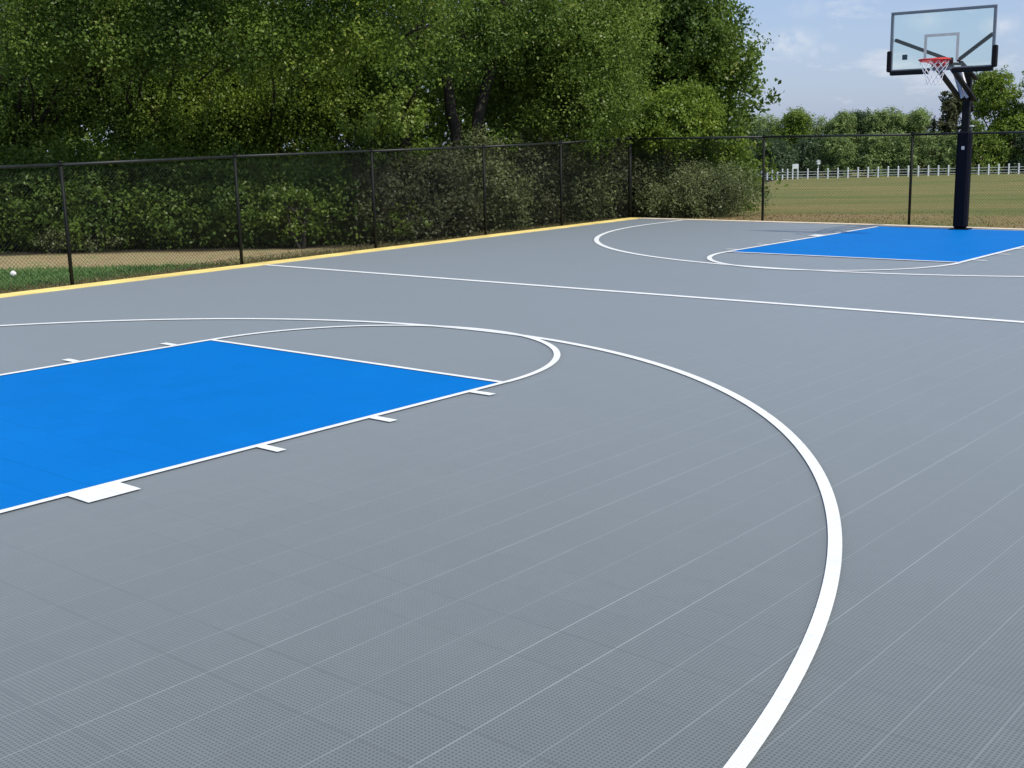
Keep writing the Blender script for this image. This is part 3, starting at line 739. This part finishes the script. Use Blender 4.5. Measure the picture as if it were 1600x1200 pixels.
# ------------------------------------------------------------------ grass tufts (uncountable)
def grass(name, area, n, h, m, label, seed):
    rng = np.random.default_rng(seed); x, y = area(rng, n); n = len(x)
    z = np.array([ground_z(a, b) for a, b in zip(x, y)]); a = rng.random(n)*2*np.pi; hh = h*(.5+rng.random(n)); w_ = .006+.006*rng.random(n)
    lx, ly = rng.normal(size=n)*hh*.45, rng.normal(size=n)*hh*.45
    b0 = np.stack([x-np.cos(a)*w_, y-np.sin(a)*w_, z-.005], 1); b1 = np.stack([x+np.cos(a)*w_, y+np.sin(a)*w_, z-.005], 1); tp = np.stack([x+lx, y+ly, z+hh], 1)
    P = np.stack([b0, b1, tp], 1).reshape(-1, 3)
    me = bpy.data.meshes.new(name); me.vertices.add(n*3); me.vertices.foreach_set('co', P.astype(np.float32).ravel())
    me.loops.add(n*3); me.loops.foreach_set('vertex_index', np.arange(n*3, dtype=np.int32)); me.polygons.add(n)
    me.polygons.foreach_set('loop_start', np.arange(0, n*3, 3, dtype=np.int32)); me.polygons.foreach_set('loop_total', np.full(n, 3, np.int32))
    me.update(calc_edges=True); me.materials.append(m); o = bpy.data.objects.new(name, me); C.objects.link(o)
    return tag(o, label, kind='stuff')
G_LAWN = leaf_mat('lawn_blades', (0.072, 0.154, 0.046), (0.172, 0.288, 0.090), (0.360, 0.360, 0.162), .25)
G_DRY = leaf_mat('dry_blades', (.12, .115, .045), (.23, .20, .09), (.36, .28, .16), .25)
def a_lawn(r, n):
    x = 4+r.random(n)*9; y = 8.1+r.random(n)*8
    t = (x-CAM_FT[0]*FT)*HX+(y-CAM_FT[1]*FT)*HY+r.normal(size=n)*.15
    return x[(t-5.47 < 13.3)*1 > 0], y[(t-5.47 < 13.3)*1 > 0]
grass('lawn_grass', a_lawn, 90000, .05, G_LAWN, 'green lawn grass beside the court', 1)
def a_side(r, n):
    x = 3+r.random(n)*19; yb = np.array([(side_y(v/FT)+.95)*FT for v in x]); return x, yb+np.abs(r.normal(size=n))*.5
grass('verge_grass', a_side, 22000, .05, G_DRY, 'dry grass along the foot of the left fence', 2)
def a_end(r, n):
    y = -9+r.random(n)*17; x = 21.75+np.abs(r.normal(size=n))*2.2; return x, y
grass('verge_grass', a_end, 8000, .028, G_DRY, 'dry grass along the foot of the far end fence', 3)

# ------------------------------------------------------------------ small white ball in the lawn
mb = MB(); bx_, by_ = 25.2*FT, 31.0*FT; bz = ground_z(bx_, by_); rB = .045
for i in range(12):
    pass
V = []; Fs = []; A, Bn = 24, 14
for i in range(Bn+1):
    th = math.pi*i/Bn
    for j in range(A):
        ph = 2*math.pi*j/A; dm = 1-.02*(((i+j) % 2))
        V.append((rB*dm*math.sin(th)*math.cos(ph), rB*dm*math.sin(th)*math.sin(ph), rB*dm*math.cos(th)))
for i in range(Bn):
    for j in range(A): Fs.append((i*A+j, (i+1)*A+j, (i+1)*A+(j+1) % A, i*A+(j+1) % A))
mb.add(V, Fs); bo = mb.build('ball', M_BALL, smooth=True); bo.location = (bx_, by_, bz+rB+.03)
tag(bo, 'small white ball lying in the grass at the far left', 'ball')

# ------------------------------------------------------------------ white fence across the field
FD = 190
wf = empty('white_fence', (0, 0, 0)); tag(wf, 'low white rail fence across the far side of the dry field', 'fence')
pts = []; px = 1176.0
while px < 1640:
    pts.append(px); px += 15.8 if px > 1245 else 8.0
W_ = []
for px in pts:
    x, y = at(px, FD-(px-1176)*.016); W_.append(Vector((x, y, ground_z(x, y))))
wr = W_[0].copy(); wf.location = wr
post0 = None
for i, p in enumerate(W_):
    if post0 is None:
        mb = MB(); mb.box((0, 0, .75), (.22, .22, 1.62), bev=.02); mb.add([(-.14, -.14, 1.56), (.14, -.14, 1.56), (.14, .14, 1.56), (-.14, .14, 1.56), (0, 0, 1.70)], [(0, 1, 4), (1, 2, 4), (2, 3, 4), (3, 0, 4), (3, 2, 1, 0)])
        post0 = mb.build('post', M_WOODW, wf); o = post0
    else: o = post0.copy(); C.objects.link(o); o.parent = wf
    o.location = p-wr; o.rotation_euler = (0, 0, .5)
for hgt in (.35, .75, 1.15):
    mb = MB()
    for a, b in zip(W_[:-1], W_[1:]): mb.beam(a-wr+Vector((0, 0, hgt)), b-wr+Vector((0, 0, hgt)), .03, .07)
    mb.build('rail', mat('weathered_rail', (.48, .51, .53), .8, var=.2), wf)
# white picket run at its left end
pk = MB(); q0 = None
x, y = at(1244, FD+5); z = ground_z(x, y)
sg = empty('road_sign', (x, y, z), YAW+math.pi); tag(sg, 'small white square sign on a post behind the left end of the white fence', 'sign')
mb = MB(); mb.box((0, 0, 1.1), (.08, .08, 2.2), bev=.01); mb.build('post', M_BARK, sg)
mb = MB(); mb.box((.06, 0, 2.05), (.04, 1.0, .75), bev=.01); mb.build('panel', M_WOODW, sg)
x, y = at(1280, FD+6); z = ground_z(x, y)
sg = empty('birdhouse', (x, y, z), YAW+math.pi); tag(sg, 'pale box on a slim pole right of the small white sign', 'birdhouse')
mb = MB(); mb.box((0, 0, 1.15), (.09, .09, 2.3), bev=.01); mb.build('pole', M_WOODW, sg)
mb = MB(); mb.box((0, 0, 2.5), (.5, .5, .45), bev=.02); mb.add([(-.3, -.32, 2.72), (.3, -.32, 2.72), (.3, .32, 2.72), (-.3, .32, 2.72), (-.3, 0, 3.0), (.3, 0, 3.0)], [(0, 1, 5, 4), (2, 3, 4, 5), (0, 4, 3), (1, 2, 5), (3, 2, 1, 0)]); mb.build('box', M_WOODW, sg)

# ------------------------------------------------------------------ far trees, each its own
def far_tree(px, t, top, wpx, m, label, seed, n=9000, leaf=.42, base=.12, group='trees beyond the field'):
    """top: image row of the crown's top at 1600 px scale"""
    x, y = at(px, t); z = ground_z(x, y)
    hor = 221.7-(px-800)*0.0239
    H = (hor-top)/1847.46*t+CAM_FT[2]*FT-z
    Wd = wpx/1847.46*t
    rg = np.random.default_rng(seed); lb = []
    for i in range(11):
        u = rg.random()*2-1; v = rg.random()*2-1; zz = base+(.92-base)*rg.random(); k = math.sqrt(max(.12, 1-((zz-.5)/.62)**2)); r = Wd*.22*(.8+.5*rg.random())
        lb.append((u*Wd*.33*k, v*Wd*.33*k, min(zz*H, H-r*.8), r, r, r*.85))
    lb.append((0, 0, H-Wd*.2, Wd*.2, Wd*.2, Wd*.2))
    return tree('tree', (x, y), lb, n, leaf, m, label, 'tree', seed, (Wd*.03, .1, 0, H*.28), group, Wd*.09, 30, None, .6, .45, 1.4)
far_list = [
 (1165, 250, 184, 60, L_FAR, 'pale far tree just right of the big dark tree'),
 (1205, 245, 182, 52, L_FAR, 'far green tree above the dark thicket'),
 (1243, 240, 174, 50, L_MID, 'slightly taller far tree above the small white sign'),
 (1285, 246, 181, 52, L_FAR, 'far light green tree above the pale box on its pole'),
 (1318, 242, 176, 44, L_FAR, 'far round green tree just left of the dark-topped far tree'),
 (1350, 246, 174, 42, L_FARD, 'dark-topped far tree among the green ones left of the end fence middle post'),
 (1380, 240, 173, 46, L_FAR, 'far tree just left of the middle post of the end fence'),
 (1408, 250, 183, 46, L_FAR, 'far light tree directly behind the middle post of the end fence'),
 (1436, 240, 174, 46, L_FAR, 'far rounded green tree between the end fence post and the hoop'),
]
for i, a in enumerate(far_list): far_tree(a[0], a[1], a[2], a[3]*1.4, a[4], a[5], seed=200+i, n=15000, leaf=.34)
far_tree(1476, 214, 146, 44, L_BRUSH, 'narrow brownish tree immediately left of the hoop pole', 220, 9000)
far_tree(1512, 222, 132, 66, L_MID, 'tree with sky gaps right behind the hoop pole', 221, 8000)
far_tree(1556, 212, 112, 84, L_MID, 'tall green tree below the right half of the backboard', 222, 15000)
far_tree(1612, 208, 116, 84, L_MID, 'tall green tree cut by the right edge', 223, 14000)
far_tree(1210, 200, 214, 92, L_FARD, 'very dark thicket beyond the left end of the white fence', 224, 15000, .36, .05)
far_tree(1165, 203, 206, 80, L_FARD, 'dark tree behind the grey-olive bush', 225, 9000, .36, .05)
for i, (px, wp, m, lab) in enumerate([(1262, 60, L_FARD, 'dark undergrowth bush just right of the small white sign'), (1310, 66, L_FAR, 'middle green bush behind the white fence'), (1362, 72, L_FAR, 'green bush behind the white fence left of the end fence middle post'),
        (1420, 66, L_FAR, 'green bush behind the white fence at the end fence middle post'), (1484, 74, L_FAR, 'green bush behind the white fence beside the hoop pole'), (1545, 80, L_MID, 'green bush behind the white fence right of the hoop pole'), (1606, 76, L_FARD, 'dark bush behind the white fence at the right edge')]):
    far_tree(px, 216-i*1.5, 214-i*1.6, wp, m, lab, 240+i, 9000, .38, .05, 'bushes behind the white fence')
